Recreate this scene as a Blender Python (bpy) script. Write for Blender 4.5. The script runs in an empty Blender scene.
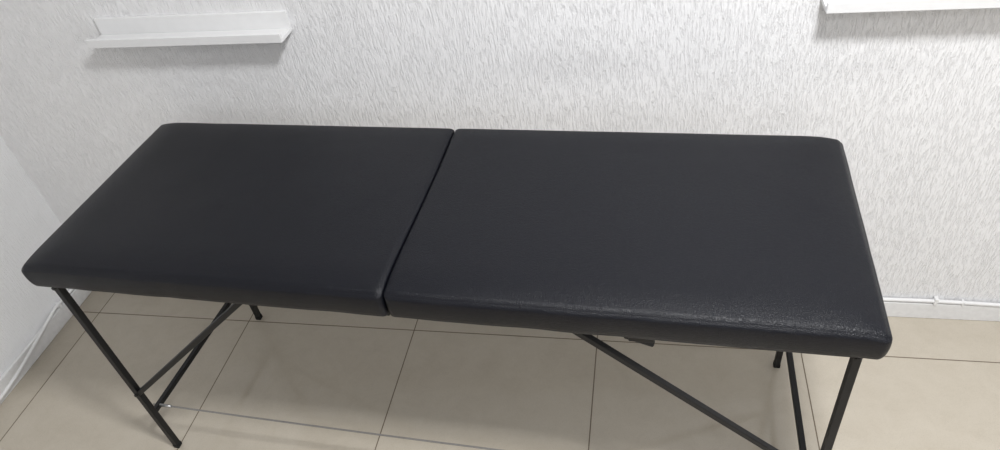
import bpy, bmesh, math, random
from mathutils import Vector, Matrix
random.seed(4)
S = bpy.context.scene
C = S.collection
S.view_settings.view_transform = 'Standard'
S.view_settings.look = 'None'
A = math.radians(2.8)

# ---------------------------------------------------------------- materials
def mat(name, col, rough=0.5, spec=0.5, metal=0.0):
    m = bpy.data.materials.new(name); m.use_nodes = True
    b = m.node_tree.nodes['Principled BSDF']
    b.inputs['Base Color'].default_value = (*col, 1)
    b.inputs['Roughness'].default_value = rough
    b.inputs['Specular IOR Level'].default_value = spec
    b.inputs['Metallic'].default_value = metal
    return m, m.node_tree, b
def node(nt, t, **kw):
    n = nt.nodes.new(t)
    for k, v in kw.items(): setattr(n, k, v)
    return n
def noise(nt, vec, scale, detail=3, rough=0.5, dist=0.0):
    n = node(nt, 'ShaderNodeTexNoise')
    n.inputs['Scale'].default_value = scale; n.inputs['Detail'].default_value = detail
    n.inputs['Roughness'].default_value = rough; n.inputs['Distortion'].default_value = dist
    nt.links.new(vec, n.inputs['Vector']); return n
def ramp(nt, fac, stops):
    r = node(nt, 'ShaderNodeValToRGB')
    e = r.color_ramp.elements
    while len(e) < len(stops): e.new(0.5)
    for el, (p, c) in zip(e, stops):
        el.position = p; el.color = (*c, 1) if len(c) == 3 else c
    nt.links.new(fac, r.inputs['Fac']); return r
def g(v): return (v, v, v)

def wall_mat(name, strength, col, scuffs=()):
    m, nt, b = mat(name, col, 0.55, 0.3)
    tc = node(nt, 'ShaderNodeTexCoord')
    mp = node(nt, 'ShaderNodeMapping'); mp.inputs['Scale'].default_value = (1, 1, 0.13)
    nt.links.new(tc.outputs['Object'], mp.inputs['Vector'])
    n1 = noise(nt, mp.outputs[0], 240, 3, 0.65, 0.0)
    r1 = ramp(nt, n1.outputs['Fac'], [(0.36, g(0.0)), (0.50, g(0.8)), (0.66, g(1.0))])
    n2 = noise(nt, tc.outputs['Object'], 220, 3, 0.6)
    n3 = noise(nt, tc.outputs['Object'], 5, 2, 0.5)
    mx = node(nt, 'ShaderNodeMath', operation='MULTIPLY_ADD')
    nt.links.new(n2.outputs['Fac'], mx.inputs[0]); mx.inputs[1].default_value = 0.6
    nt.links.new(r1.outputs['Color'], mx.inputs[2])
    bp = node(nt, 'ShaderNodeBump'); bp.inputs['Strength'].default_value = strength
    bp.inputs['Distance'].default_value = 0.0020
    nt.links.new(mx.outputs[0], bp.inputs['Height'])
    nt.links.new(bp.outputs[0], b.inputs['Normal'])
    c = ramp(nt, n3.outputs['Fac'], [(0.3, tuple(v*0.97 for v in col)), (0.7, col)])
    out = c.outputs['Color']
    for (x, z, wx, wz, amt) in scuffs:          # rubbed grey marks on the plaster
        ms = node(nt, 'ShaderNodeMapping', vector_type='TEXTURE')
        ms.inputs['Location'].default_value = (x, 1.63, z); ms.inputs['Scale'].default_value = (wx, 1, wz)
        nt.links.new(tc.outputs['Object'], ms.inputs['Vector'])
        ln = node(nt, 'ShaderNodeVectorMath', operation='LENGTH'); nt.links.new(ms.outputs[0], ln.inputs[0])
        mr = node(nt, 'ShaderNodeMapRange', interpolation_type='SMOOTHSTEP'); nt.links.new(ln.outputs['Value'], mr.inputs[0])
        mr.inputs[1].default_value = 1; mr.inputs[2].default_value = .1; mr.inputs[3].default_value = 0; mr.inputs[4].default_value = amt
        nn = noise(nt, tc.outputs['Object'], 60, 4, 0.7)
        ml = node(nt, 'ShaderNodeMath', operation='MULTIPLY'); nt.links.new(mr.outputs[0], ml.inputs[0]); nt.links.new(nn.outputs['Fac'], ml.inputs[1])
        mm = node(nt, 'ShaderNodeMixRGB'); nt.links.new(ml.outputs[0], mm.inputs[0]); nt.links.new(out, mm.inputs[1]); mm.inputs[2].default_value = (.3, .3, .31, 1)
        out = mm.outputs[0]
    nt.links.new(out, b.inputs['Base Color'])
    return m
WALL = wall_mat('plaster_scratched', 0.8, (0.91, 0.91, 0.92), [(-.16, .89, .32, .07, .24), (.55, .87, .3, .06, .16)])
WALLS = wall_mat('plaster_soft', 0.5, (0.87, 0.875, 0.885))
CEIL, _, _ = mat('ceiling_paint', (0.85, 0.85, 0.85), 0.7)

# floor tile grid
FL, nt, b = mat('porcelain_tile', (0.5, 0.45, 0.37), 0.28, 0.5)
tc = node(nt, 'ShaderNodeTexCoord')
sx = node(nt, 'ShaderNodeSeparateXYZ'); nt.links.new(tc.outputs['Object'], sx.inputs[0])
P = 0.618
def linemask(axis, off):
    a = node(nt, 'ShaderNodeMath', operation='SUBTRACT'); nt.links.new(sx.outputs[axis], a.inputs[0]); a.inputs[1].default_value = off
    d = node(nt, 'ShaderNodeMath', operation='DIVIDE'); nt.links.new(a.outputs[0], d.inputs[0]); d.inputs[1].default_value = P
    p = node(nt, 'ShaderNodeMath', operation='PINGPONG'); nt.links.new(d.outputs[0], p.inputs[0]); p.inputs[1].default_value = 0.5
    l = node(nt, 'ShaderNodeMath', operation='LESS_THAN'); nt.links.new(p.outputs[0], l.inputs[0]); l.inputs[1].default_value = 0.0028
    f = node(nt, 'ShaderNodeMath', operation='FLOOR'); nt.links.new(d.outputs[0], f.inputs[0])
    return l, f
lx, fx = linemask(0, -0.129); ly, fy = linemask(1, 1.459)
gm = node(nt, 'ShaderNodeMath', operation='MAXIMUM'); nt.links.new(lx.outputs[0], gm.inputs[0]); nt.links.new(ly.outputs[0], gm.inputs[1])
cb = node(nt, 'ShaderNodeCombineXYZ'); nt.links.new(fx.outputs[0], cb.inputs[0]); nt.links.new(fy.outputs[0], cb.inputs[1])
wn = node(nt, 'ShaderNodeTexWhiteNoise'); nt.links.new(cb.outputs[0], wn.inputs['Vector'])
va = node(nt, 'ShaderNodeVectorMath', operation='MULTIPLY_ADD')
nt.links.new(wn.outputs['Color'], va.inputs[0]); va.inputs[1].default_value = (7, 7, 7); nt.links.new(tc.outputs['Object'], va.inputs[2])
n1 = noise(nt, va.outputs[0], 12, 8, 0.75, 0.4)
cr = ramp(nt, n1.outputs['Fac'], [(0.3, (0.50, 0.447, 0.365)), (0.5, (0.53, 0.478, 0.395)), (0.7, (0.555, 0.503, 0.42))])
n2 = noise(nt, tc.outputs['Object'], 420, 2, 0.5)
sp = ramp(nt, n2.outputs['Fac'], [(0.32, g(0.84)), (0.42, g(1.0))])
m1 = node(nt, 'ShaderNodeMixRGB', blend_type='MULTIPLY'); m1.inputs[0].default_value = 1
nt.links.new(cr.outputs[0], m1.inputs[1]); nt.links.new(sp.outputs[0], m1.inputs[2])
m2 = node(nt, 'ShaderNodeMixRGB'); nt.links.new(gm.outputs[0], m2.inputs[0]); nt.links.new(m1.outputs[0], m2.inputs[1]); m2.inputs[2].default_value = (0.16, 0.125, 0.09, 1)
nt.links.new(m2.outputs[0], b.inputs['Base Color'])
rm = node(nt, 'ShaderNodeMapRange'); nt.links.new(gm.outputs[0], rm.inputs[0]); rm.inputs[3].default_value = 0.09; rm.inputs[4].default_value = 0.8
nt.links.new(rm.outputs[0], b.inputs['Roughness'])
bp = node(nt, 'ShaderNodeBump', invert=True); bp.inputs['Strength'].default_value = 0.5; bp.inputs['Distance'].default_value = 0.001
nt.links.new(gm.outputs[0], bp.inputs['Height']); nt.links.new(bp.outputs[0], b.inputs['Normal'])

# leather
LE, nt, b = mat('black_leatherette', (0.0038, 0.0045, 0.0078), 0.38, 0.27)
tc = node(nt, 'ShaderNodeTexCoord')
vo = node(nt, 'ShaderNodeTexVoronoi', feature='DISTANCE_TO_EDGE'); vo.inputs['Scale'].default_value = 330
nt.links.new(tc.outputs['Object'], vo.inputs['Vector'])
n1 = noise(nt, tc.outputs['Object'], 5, 2, 0.5, 0.3)
n2 = noise(nt, tc.outputs['Object'], 400, 2, 0.5)
ad = node(nt, 'ShaderNodeMath', operation='MULTIPLY_ADD'); nt.links.new(vo.outputs['Distance'], ad.inputs[0]); ad.inputs[1].default_value = 1.2
nt.links.new(n2.outputs['Fac'], ad.inputs[2])
bp = node(nt, 'ShaderNodeBump'); bp.inputs['Strength'].default_value = 0.75; bp.inputs['Distance'].default_value = 0.0009
nt.links.new(ad.outputs[0], bp.inputs['Height'])
bp2 = node(nt, 'ShaderNodeBump'); bp2.inputs['Strength'].default_value = 0.22; bp2.inputs['Distance'].default_value = 0.008
nt.links.new(n1.outputs['Fac'], bp2.inputs['Height']); nt.links.new(bp.outputs[0], bp2.inputs['Normal'])
nt.links.new(bp2.outputs[0], b.inputs['Normal'])
rr = ramp(nt, n1.outputs['Fac'], [(0.3, g(0.35)), (0.7, g(0.40))]); nt.links.new(rr.outputs[0], b.inputs['Roughness'])

def speck(name, col, rough, metal=0.0, sc=150, amt=0.15):
    m, nt, b = mat(name, col, rough, 0.4, metal)
    tc = node(nt, 'ShaderNodeTexCoord'); n = noise(nt, tc.outputs['Object'], sc, 3)
    r = ramp(nt, n.outputs['Fac'], [(0.3, tuple(c*(1-amt) for c in col)), (0.7, col)])
    nt.links.new(r.outputs[0], b.inputs['Base Color']); return m
STEEL = speck('black_powder_coat', (0.006, 0.006, 0.007), 0.5)
RUB = speck('black_rubber', (0.01, 0.01, 0.01), 0.8)
WIRE = speck('steel_wire', (0.30, 0.29, 0.28), 0.35, 0.5)
ZINC = speck('zinc_bolt', (0.45, 0.45, 0.45), 0.35, 0.9)
SHELF = speck('white_lacquer', (0.84, 0.842, 0.845), 0.3, 0, 40, 0.03)
BASE = speck('painted_baseboard', (0.84, 0.84, 0.84), 0.5, 0, 60, 0.08)
PVC = speck('white_pvc', (0.84, 0.84, 0.84), 0.4, 0, 80, 0.04)

# ---------------------------------------------------------------- mesh helpers
def link(name, bm, m, parent=None, smooth=False, bevel=0):
    me = bpy.data.meshes.new(name)
    bmesh.ops.recalc_face_normals(bm, faces=bm.faces)
    bm.to_mesh(me); bm.free(); me.materials.append(m)
    if smooth:
        for p in me.polygons: p.use_smooth = True
    o = bpy.data.objects.new(name, me); C.objects.link(o)
    if parent: o.parent = parent
    if bevel:
        md = o.modifiers.new('bevel', 'BEVEL'); md.width = bevel; md.segments = 2; md.limit_method = 'ANGLE'
    return o
def box(bm, lo, hi):
    r = bmesh.ops.create_cube(bm, size=1)
    for v in r['verts']:
        v.co = Vector([lo[i] + (v.co[i] + .5) * (hi[i] - lo[i]) for i in range(3)])
def bar(bm, p, q, w, h=None, up=Vector((0, 0, 1))):
    p = Vector(p); q = Vector(q); h = h or w
    d = (q - p); L = d.length; d.normalize()
    if abs(d.dot(up)) > .98: up = Vector((0, 1, 0))
    s = d.cross(up).normalized(); u = s.cross(d)
    r = bmesh.ops.create_cube(bm, size=1)
    for v in r['verts']:
        c = v.co.copy(); v.co = p + d * (c.x + .5) * L + s * c.y * w + u * c.z * h
def cyl(bm, p, q, r, n=16, r2=None):
    p = Vector(p); q = Vector(q); d = q - p
    res = bmesh.ops.create_cone(bm, cap_ends=True, segments=n, radius1=r, radius2=r if r2 is None else r2, depth=d.length)
    M = Matrix.Translation((p + q) / 2) @ d.to_track_quat('Z', 'Y').to_matrix().to_4x4()
    bmesh.ops.transform(bm, matrix=M, verts=res['verts'])
def tube(bm, pts, r, n=10):
    pts = [Vector(p) for p in pts]; rings = []
    for i, p in enumerate(pts):
        d = (pts[min(i+1, len(pts)-1)] - pts[max(i-1, 0)]).normalized()
        up = Vector((0, 0, 1)) if abs(d.z) < .9 else Vector((0, 1, 0))
        s = d.cross(up).normalized(); u = s.cross(d)
        rings.append([bm.verts.new(p + (s*math.cos(2*math.pi*k/n) + u*math.sin(2*math.pi*k/n))*r) for k in range(n)])
    for a_, b_ in zip(rings, rings[1:]):
        for k in range(n): bm.faces.new((a_[k], a_[(k+1) % n], b_[(k+1) % n], b_[k]))
    bm.faces.new(rings[0]); bm.faces.new(rings[-1])

# ---------------------------------------------------------------- room
XL, XR, YB, YF, H = -2.095, 2.3, 1.63, -1.9, 2.7
def struct(name, lo, hi, m, bevel=0):
    bm = bmesh.new(); box(bm, lo, hi); o = link(name, bm, m, bevel=bevel); o['kind'] = 'structure'; return o
struct('floor', (XL-.1, YF-.1, -.1), (XR+.1, YB+.1, 0), FL)
struct('ceiling', (XL-.1, YF-.1, H), (XR+.1, YB+.1, H+.1), CEIL)
struct('wall_back', (XL-.1, YB, 0), (XR+.1, YB+.1, H), WALL)
struct('wall_left', (XL-.1, YF, 0), (XL, YB, H), WALLS)
struct('wall_right', (XR, YF, 0), (XR+.1, YB, H), WALLS)
struct('wall_front', (XL-.1, YF-.1, 0), (XR+.1, YF, H), WALLS)
bt = .012
struct('baseboard_back', (XL, YB-bt, 0), (XR, YB, .066), BASE, .003)
struct('baseboard_left', (XL, YF, 0), (XL+bt, YB-bt, .066), BASE, .003)

# cable along both walls, hanging loose from its clips beside the table
def cable_path():
    pts = []
    y = YF + .1
    while y < YB - .06:
        loose = max(0, math.sin((y-.62)/(1.4-.62)*math.pi)) if .62 < y < 1.4 else 0
        pts.append((XL + .0095 + .038*loose, y, .080 - .028*loose + .003*math.sin(y*11))); y += .04
    pts += [(XL+.012, YB-.035, .075), (XL+.02, YB-.02, .075), (XL+.035, YB-.012, .075)]
    x = XL + .08
    while x < XR - .05:
        pts.append((x, YB - .0080 - .003*abs(math.sin(x*4.3)), .074 + .004*math.sin(x*9))); x += .05
    return pts
cab = bpy.data.objects.new('wall_cable', None); C.objects.link(cab); cab.location = (XL, YB, 0)
cab['label'] = 'thin white cable clipped along the foot of the white walls just above the floor'; cab['category'] = 'cable'
def rel(o, root):
    o.data.transform(Matrix.Translation(-Vector(root.location)))
bm = bmesh.new(); tube(bm, cable_path(), .006, 10); o = link('cable', bm, PVC, cab, True); rel(o, cab)
for x in (-1.2, -.35, .25, .62, .96, 1.25):
    bm = bmesh.new(); box(bm, (x-.003, YB-.016, .066), (x+.003, YB-.001, .083))
    o = link('cable_clip', bm, PVC, cab, bevel=.001); rel(o, cab)
for y in (.6, 1.42):
    bm = bmesh.new(); box(bm, (XL+.001, y-.005, .064), (XL+.019, y+.005, .088))
    o = link('cable_clip', bm, PVC, cab, bevel=.001); rel(o, cab)
bm = bmesh.new(); box(bm, (.879, YB-.018, .066), (.889, YB-.001, .092))
o = link('cable_connector', bm, PVC, cab, bevel=.001); rel(o, cab)

# ---------------------------------------------------------------- shelves
def ledge(x0, x1, z0, label):
    L = x1 - x0; D = .075
    r = bpy.data.objects.new('picture_ledge', None); C.objects.link(r); r.location = (x0, YB, z0)
    r['label'] = label; r['category'] = 'wall shelf'; r['group'] = 'white picture ledges on the back wall'
    bm = bmesh.new(); box(bm, (0, -D+.010, .0), (L, -.010, .010)); link('shelf_board', bm, SHELF, r, bevel=.001)
    bm = bmesh.new(); box(bm, (0, -D, 0), (L, -D+.010, .025)); link('front_lip', bm, SHELF, r, bevel=.0015)
    bm = bmesh.new(); box(bm, (0, -.010, 0), (L, 0, .057)); link('back_plate', bm, SHELF, r, bevel=.0015)
ledge(-1.507, -.926, 1.020, 'short white picture ledge on the wall above the left half of the black table')
ledge(.39, .98, 1.050, 'white picture ledge on the wall above the right half of the table, cut off')

# ---------------------------------------------------------------- massage table (local frame: origin under its middle)
CX, CY = -0.533, 1.177
T = bpy.data.objects.new('massage_table', None); C.objects.link(T)
T.location = (CX*math.cos(A) + CY*math.sin(A), -CX*math.sin(A) + CY*math.cos(A), 0)
T.rotation_euler = (0, 0, -A + math.radians(.35))
T['label'] = 'black padded folding massage table on thin black metal legs against the white wall'
T['category'] = 'massage table'
HT = 0.797
TH = .082

def samples(h, r, n, dense):
    k = 8
    lo = [-h + r*(i/k) for i in range(k)]
    if dense:
        m = 20
        lo += [-h + r + dense*(i/m) for i in range(m)]
        r2 = r + dense
    else: r2 = r
    inner = [(-h + r2) + (2*(h - r2))*i/n for i in range(n+1)]
    return lo + inner + [-v for v in reversed(lo)]
def cushion(x0, x1, seam, seed):
    # seam = +1 when the other cushion is on the +x side
    a = (x1-x0)/2; bq = .302; c = TH/2; r = .015
    xs = samples(a, r, 60, .10); ys = samples(bq, r, 34, .10); zs = samples(c, r, 10, 0)
    bm = bmesh.new(); cache = {}
    rnd = random.Random(seed)
    wr = [(rnd.uniform(-1, 1)*a, rnd.choice((-1, 1)), rnd.uniform(.02, .06), rnd.uniform(.3, 1)) for _ in range(20)]
    wx_ = [(rnd.uniform(-1, 1)*bq, rnd.uniform(.02, .05), rnd.uniform(.3, 1)) for _ in range(8)]
    def fall(e, w):                      # convex roll-off: slope grows towards the edge
        u = max(0, 1 - max(0, e)/w); return u*u*u*.5 + u*u*.5
    def V(x, y, z):
        key = (round(x, 6), round(y, 6), round(z, 6))
        if key in cache: return cache[key]
        p = Vector((x, y, z))
        kx = max(0, abs(x) - (a - r))/r
        ky = max(0, abs(y) - (bq - r))/r
        kz = max(0, abs(z) - (c - r))/r
        # cube band -> sphere mapping with even angles
        X, Y, Z = [math.tan(k*math.pi/4) for k in (kx, ky, kz)]
        sX, sY, sZ = X, Y, Z
        L = math.sqrt(X*X + Y*Y + Z*Z)
        if L > 1e-9: sX, sY, sZ = X/L, Y/L, Z/L
        if L > 1e-9 and max(kx, ky, kz) < .9999: sX, sY, sZ = X, Y, Z
        if kx > 0: p.x = math.copysign(a - r + sX*r, x)
        if ky > 0: p.y = math.copysign(bq - r + sY*r, y)
        if kz > 0: p.z = math.copysign(c - r + sZ*r, z)
        es, eo, ey = (a - p.x*seam), (a + p.x*seam), bq - abs(p.y)
        if es < .015 and kz > 0 and kx > 0:   # square the fold side up so the joint stays tight
            f = (1 - max(0, es)/.015)
            p.z += math.copysign(.006*f*f, z)
        t = max(0, min(1, (z/c + 1)/2))
        A1 = .014*fall(eo, .11)
        B1 = (.011*fall(ey, .10) if y < 0 else .004*fall(ey, .07))
        near = max(0, -y/bq)
        dz = math.sqrt(A1*A1 + B1*B1 + .3*A1*B1) + (.002 + .002*near)*fall(es, .025)
        dome = .004*(1-(x/a)**2)*(1-(y/bq)**2)
        p.z += (dome - dz)*t**1.5
        s = 1 - (z/c)**2
        if ey < .03:
            w_ = 1 - min(1, max(0, ey)/.03)
            p.y += math.copysign((.004*s - .002*(1-t))*w_, y)
            for (wx, sy, ww, wa) in wr:
                if y*sy > 0:
                    e2 = math.exp(-((x-wx)/ww)**2)
                    p.y -= math.copysign(.0018*wa*e2*(1-t*.75)*w_, y)
        if eo < .03:
            w_ = 1 - min(1, max(0, eo)/.03)
            p.x -= seam*(.004*s - .002*(1-t))*w_
            for (wy, ww, wa) in wx_: p.x += seam*.0015*wa*math.exp(-((y-wy)/ww)**2)*(1-t*.75)*w_
        if es < .03:                      # the two halves press together, the joint wavers a little
            p.x += .0022*math.sin(y*9 + .8)*(1 - max(0, es)/.03)
        vt = bm.verts.new(p); cache[key] = vt; return vt
    def sheet(A_, B_, f):
        for i in range(len(A_)-1):
            for j in range(len(B_)-1):
                q = [f(A_[i], B_[j]), f(A_[i+1], B_[j]), f(A_[i+1], B_[j+1]), f(A_[i], B_[j+1])]
                if len(set(q)) == 4:
                    try: bm.faces.new(q)
                    except ValueError: pass
    for s in (-1, 1):
        sheet(xs, ys, lambda x, y: V(x, y, s*c)); sheet(xs, zs, lambda x, z: V(x, s*bq, z)); sheet(ys, zs, lambda y, z: V(s*a, y, z))
    bmesh.ops.remove_doubles(bm, verts=bm.verts, dist=1e-5)
    o = link('cushion', bm, LE, T, True)
    o.location = ((x0+x1)/2, 0, HT - c)
    return o
XS = -.555 - CX
X0, X1 = -1.464 - CX, .388 - CX
cushion(X0, XS-.001, 1, 1); cushion(XS+.001, X1, -1, 2)
ZB = HT - TH               # underside of the cushions
LY = .268                  # leg rows
LXL, LXR = -1.434 - CX, .352 - CX
# under-frames
for (u0, u1) in ((LXL-.009, XS-.012), (XS+.012, LXR+.009)):
    bm = bmesh.new(); z0, z1 = ZB-.018, ZB+.001
    box(bm, (u0, -LY-.009, z0), (u1, -LY+.009, z1)); box(bm, (u0, LY-.009, z0), (u1, LY+.009, z1))
    box(bm, (u0, -LY, z0), (u0+.018, LY, z1)); box(bm, (u1-.018, -LY, z0), (u1, LY, z1))
    link('under_frame', bm, STEEL, T)
# legs
ZC, ZBR = .170, .262
for x in (LXL, LXR):
    sg = 1 if x < 0 else -1
    def lp(z, s):
        k = 1 - z/ZB
        tilt = (.018 if x < 0 else .004) + (.016 if s > 0 and x < 0 else 0) - (.012 if s > 0 and x > 0 else 0)
        return Vector((x + tilt*k, s*(LY + (.012*k if s < 0 else -.032*k)), z))
    for s in (-1, 1):
        y = s*LY
        bm = bmesh.new(); bar(bm, lp(.012, s), lp(ZB-.004, s), .017)
        l = link('leg', bm, STEEL, T, bevel=.002)
        f = lp(0, s)
        bm = bmesh.new(); box(bm, (f.x-.0095, f.y-.0095, 0), (f.x+.0095, f.y+.0095, .016)); link('foot_cap', bm, RUB, l, bevel=.002)
        bm = bmesh.new(); cyl(bm, (x, y-.014, ZB-.022), (x, y+.014, ZB-.022), .005, 12); link('pivot_bolt', bm, STEEL, l)
        b0 = lp(ZBR, s)
        bm = bmesh.new(); bar(bm, b0, (x+sg*(.535 if x > 0 else .515), y, ZB-.012), .014)
        br = link('brace', bm, STEEL, T, bevel=.002)
        bm = bmesh.new(); cyl(bm, b0+Vector((0, -.013, .004)), b0+Vector((0, .013, .004)), .005, 12); link('bolt', bm, STEEL, br)
    bm = bmesh.new(); bar(bm, lp(ZC, -1), lp(ZC, 1), .015); link('crossbar', bm, STEEL, T, bevel=.002)
# hinges at the fold
for y in (-.2, .2):
    bm = bmesh.new(); cyl(bm, (XS, y-.03, ZB-.006), (XS, y+.03, ZB-.006), .006, 12)
    box(bm, (XS-.03, y-.028, ZB-.005), (XS+.03, y+.028, ZB-.001)); link('hinge', bm, STEEL, T)
# bracket under the right half
bm = bmesh.new(); bx_ = -.045 - CX
box(bm, (bx_-.02, -LY+.0, ZB-.044), (bx_+.03, -LY+.022, ZB-.004)); cyl(bm, (bx_-.028, -LY+.01, ZB-.036), (bx_+.03, -LY+.01, ZB-.056), .008, 10)
link('bracket', bm, STEEL, T, bevel=.002)
# tension wire between crossbars
bm = bmesh.new(); N = 24; yw = .925 - CY
tube(bm, [(LXL + (LXR-LXL)*i/N, yw, ZC + .004 - .010*math.sin(math.pi*i/N)) for i in range(N+1)], .0026, 8)
w = link('tension_wire', bm, WIRE, T, True)
w['label'] = 'thin grey steel wire stretched between the lower crossbars'
for x, sg in ((LXL+.014, 1), (LXR, -1)):
    bm = bmesh.new(); cyl(bm, (x+sg*.008, yw, ZC+.004), (x+sg*.045, yw, ZC+.003), .0045, 10)
    link('wire_crimp', bm, ZINC, w, True)

# ---------------------------------------------------------------- camera
right = Vector((.971, .215, -.117)); fwd = Vector((-.233, .723, -.654))
fwd.normalize(); right = (right - fwd*right.dot(fwd)).normalized(); up = right.cross(fwd)
R = Matrix((right, up, -fwd)).transposed()
R = Matrix.Rotation(-A, 3, 'Z') @ R
cd = bpy.data.cameras.new('camera'); cam = bpy.data.objects.new('camera', cd); C.objects.link(cam)
cd.sensor_width = 36; cd.lens = 25.2; cd.clip_start = .02
cam.matrix_world = Matrix.Translation((0, 0, 1.79)) @ R.to_4x4()
S.camera = cam

# ---------------------------------------------------------------- light
def area(loc, size, power, col=(1, 1, 1), rot=(0, 0, 0), sy=None):
    l = bpy.data.lights.new('ceiling_key_fill_light', 'AREA'); l.energy = power; l.color = col; l.size = size
    if sy: l.shape = 'RECTANGLE'; l.size_y = sy
    o = bpy.data.objects.new('ceiling_key_fill_light', l); C.objects.link(o); o.location = loc; o.rotation_euler = rot
area((.35, .42, 2.66), .3, 54, (.985, .99, 1), sy=.3)
area((0.8, -.9, 2.66), .8, 14, (.985, .99, 1), sy=.5)  # added wide fill to soften the shadows, not a lamp of the room
w = bpy.data.worlds.new('world'); S.world = w; w.use_nodes = True
w.node_tree.nodes['Background'].inputs[0].default_value = (.9, .95, 1, 1); w.node_tree.nodes['Background'].inputs[1].default_value = .3
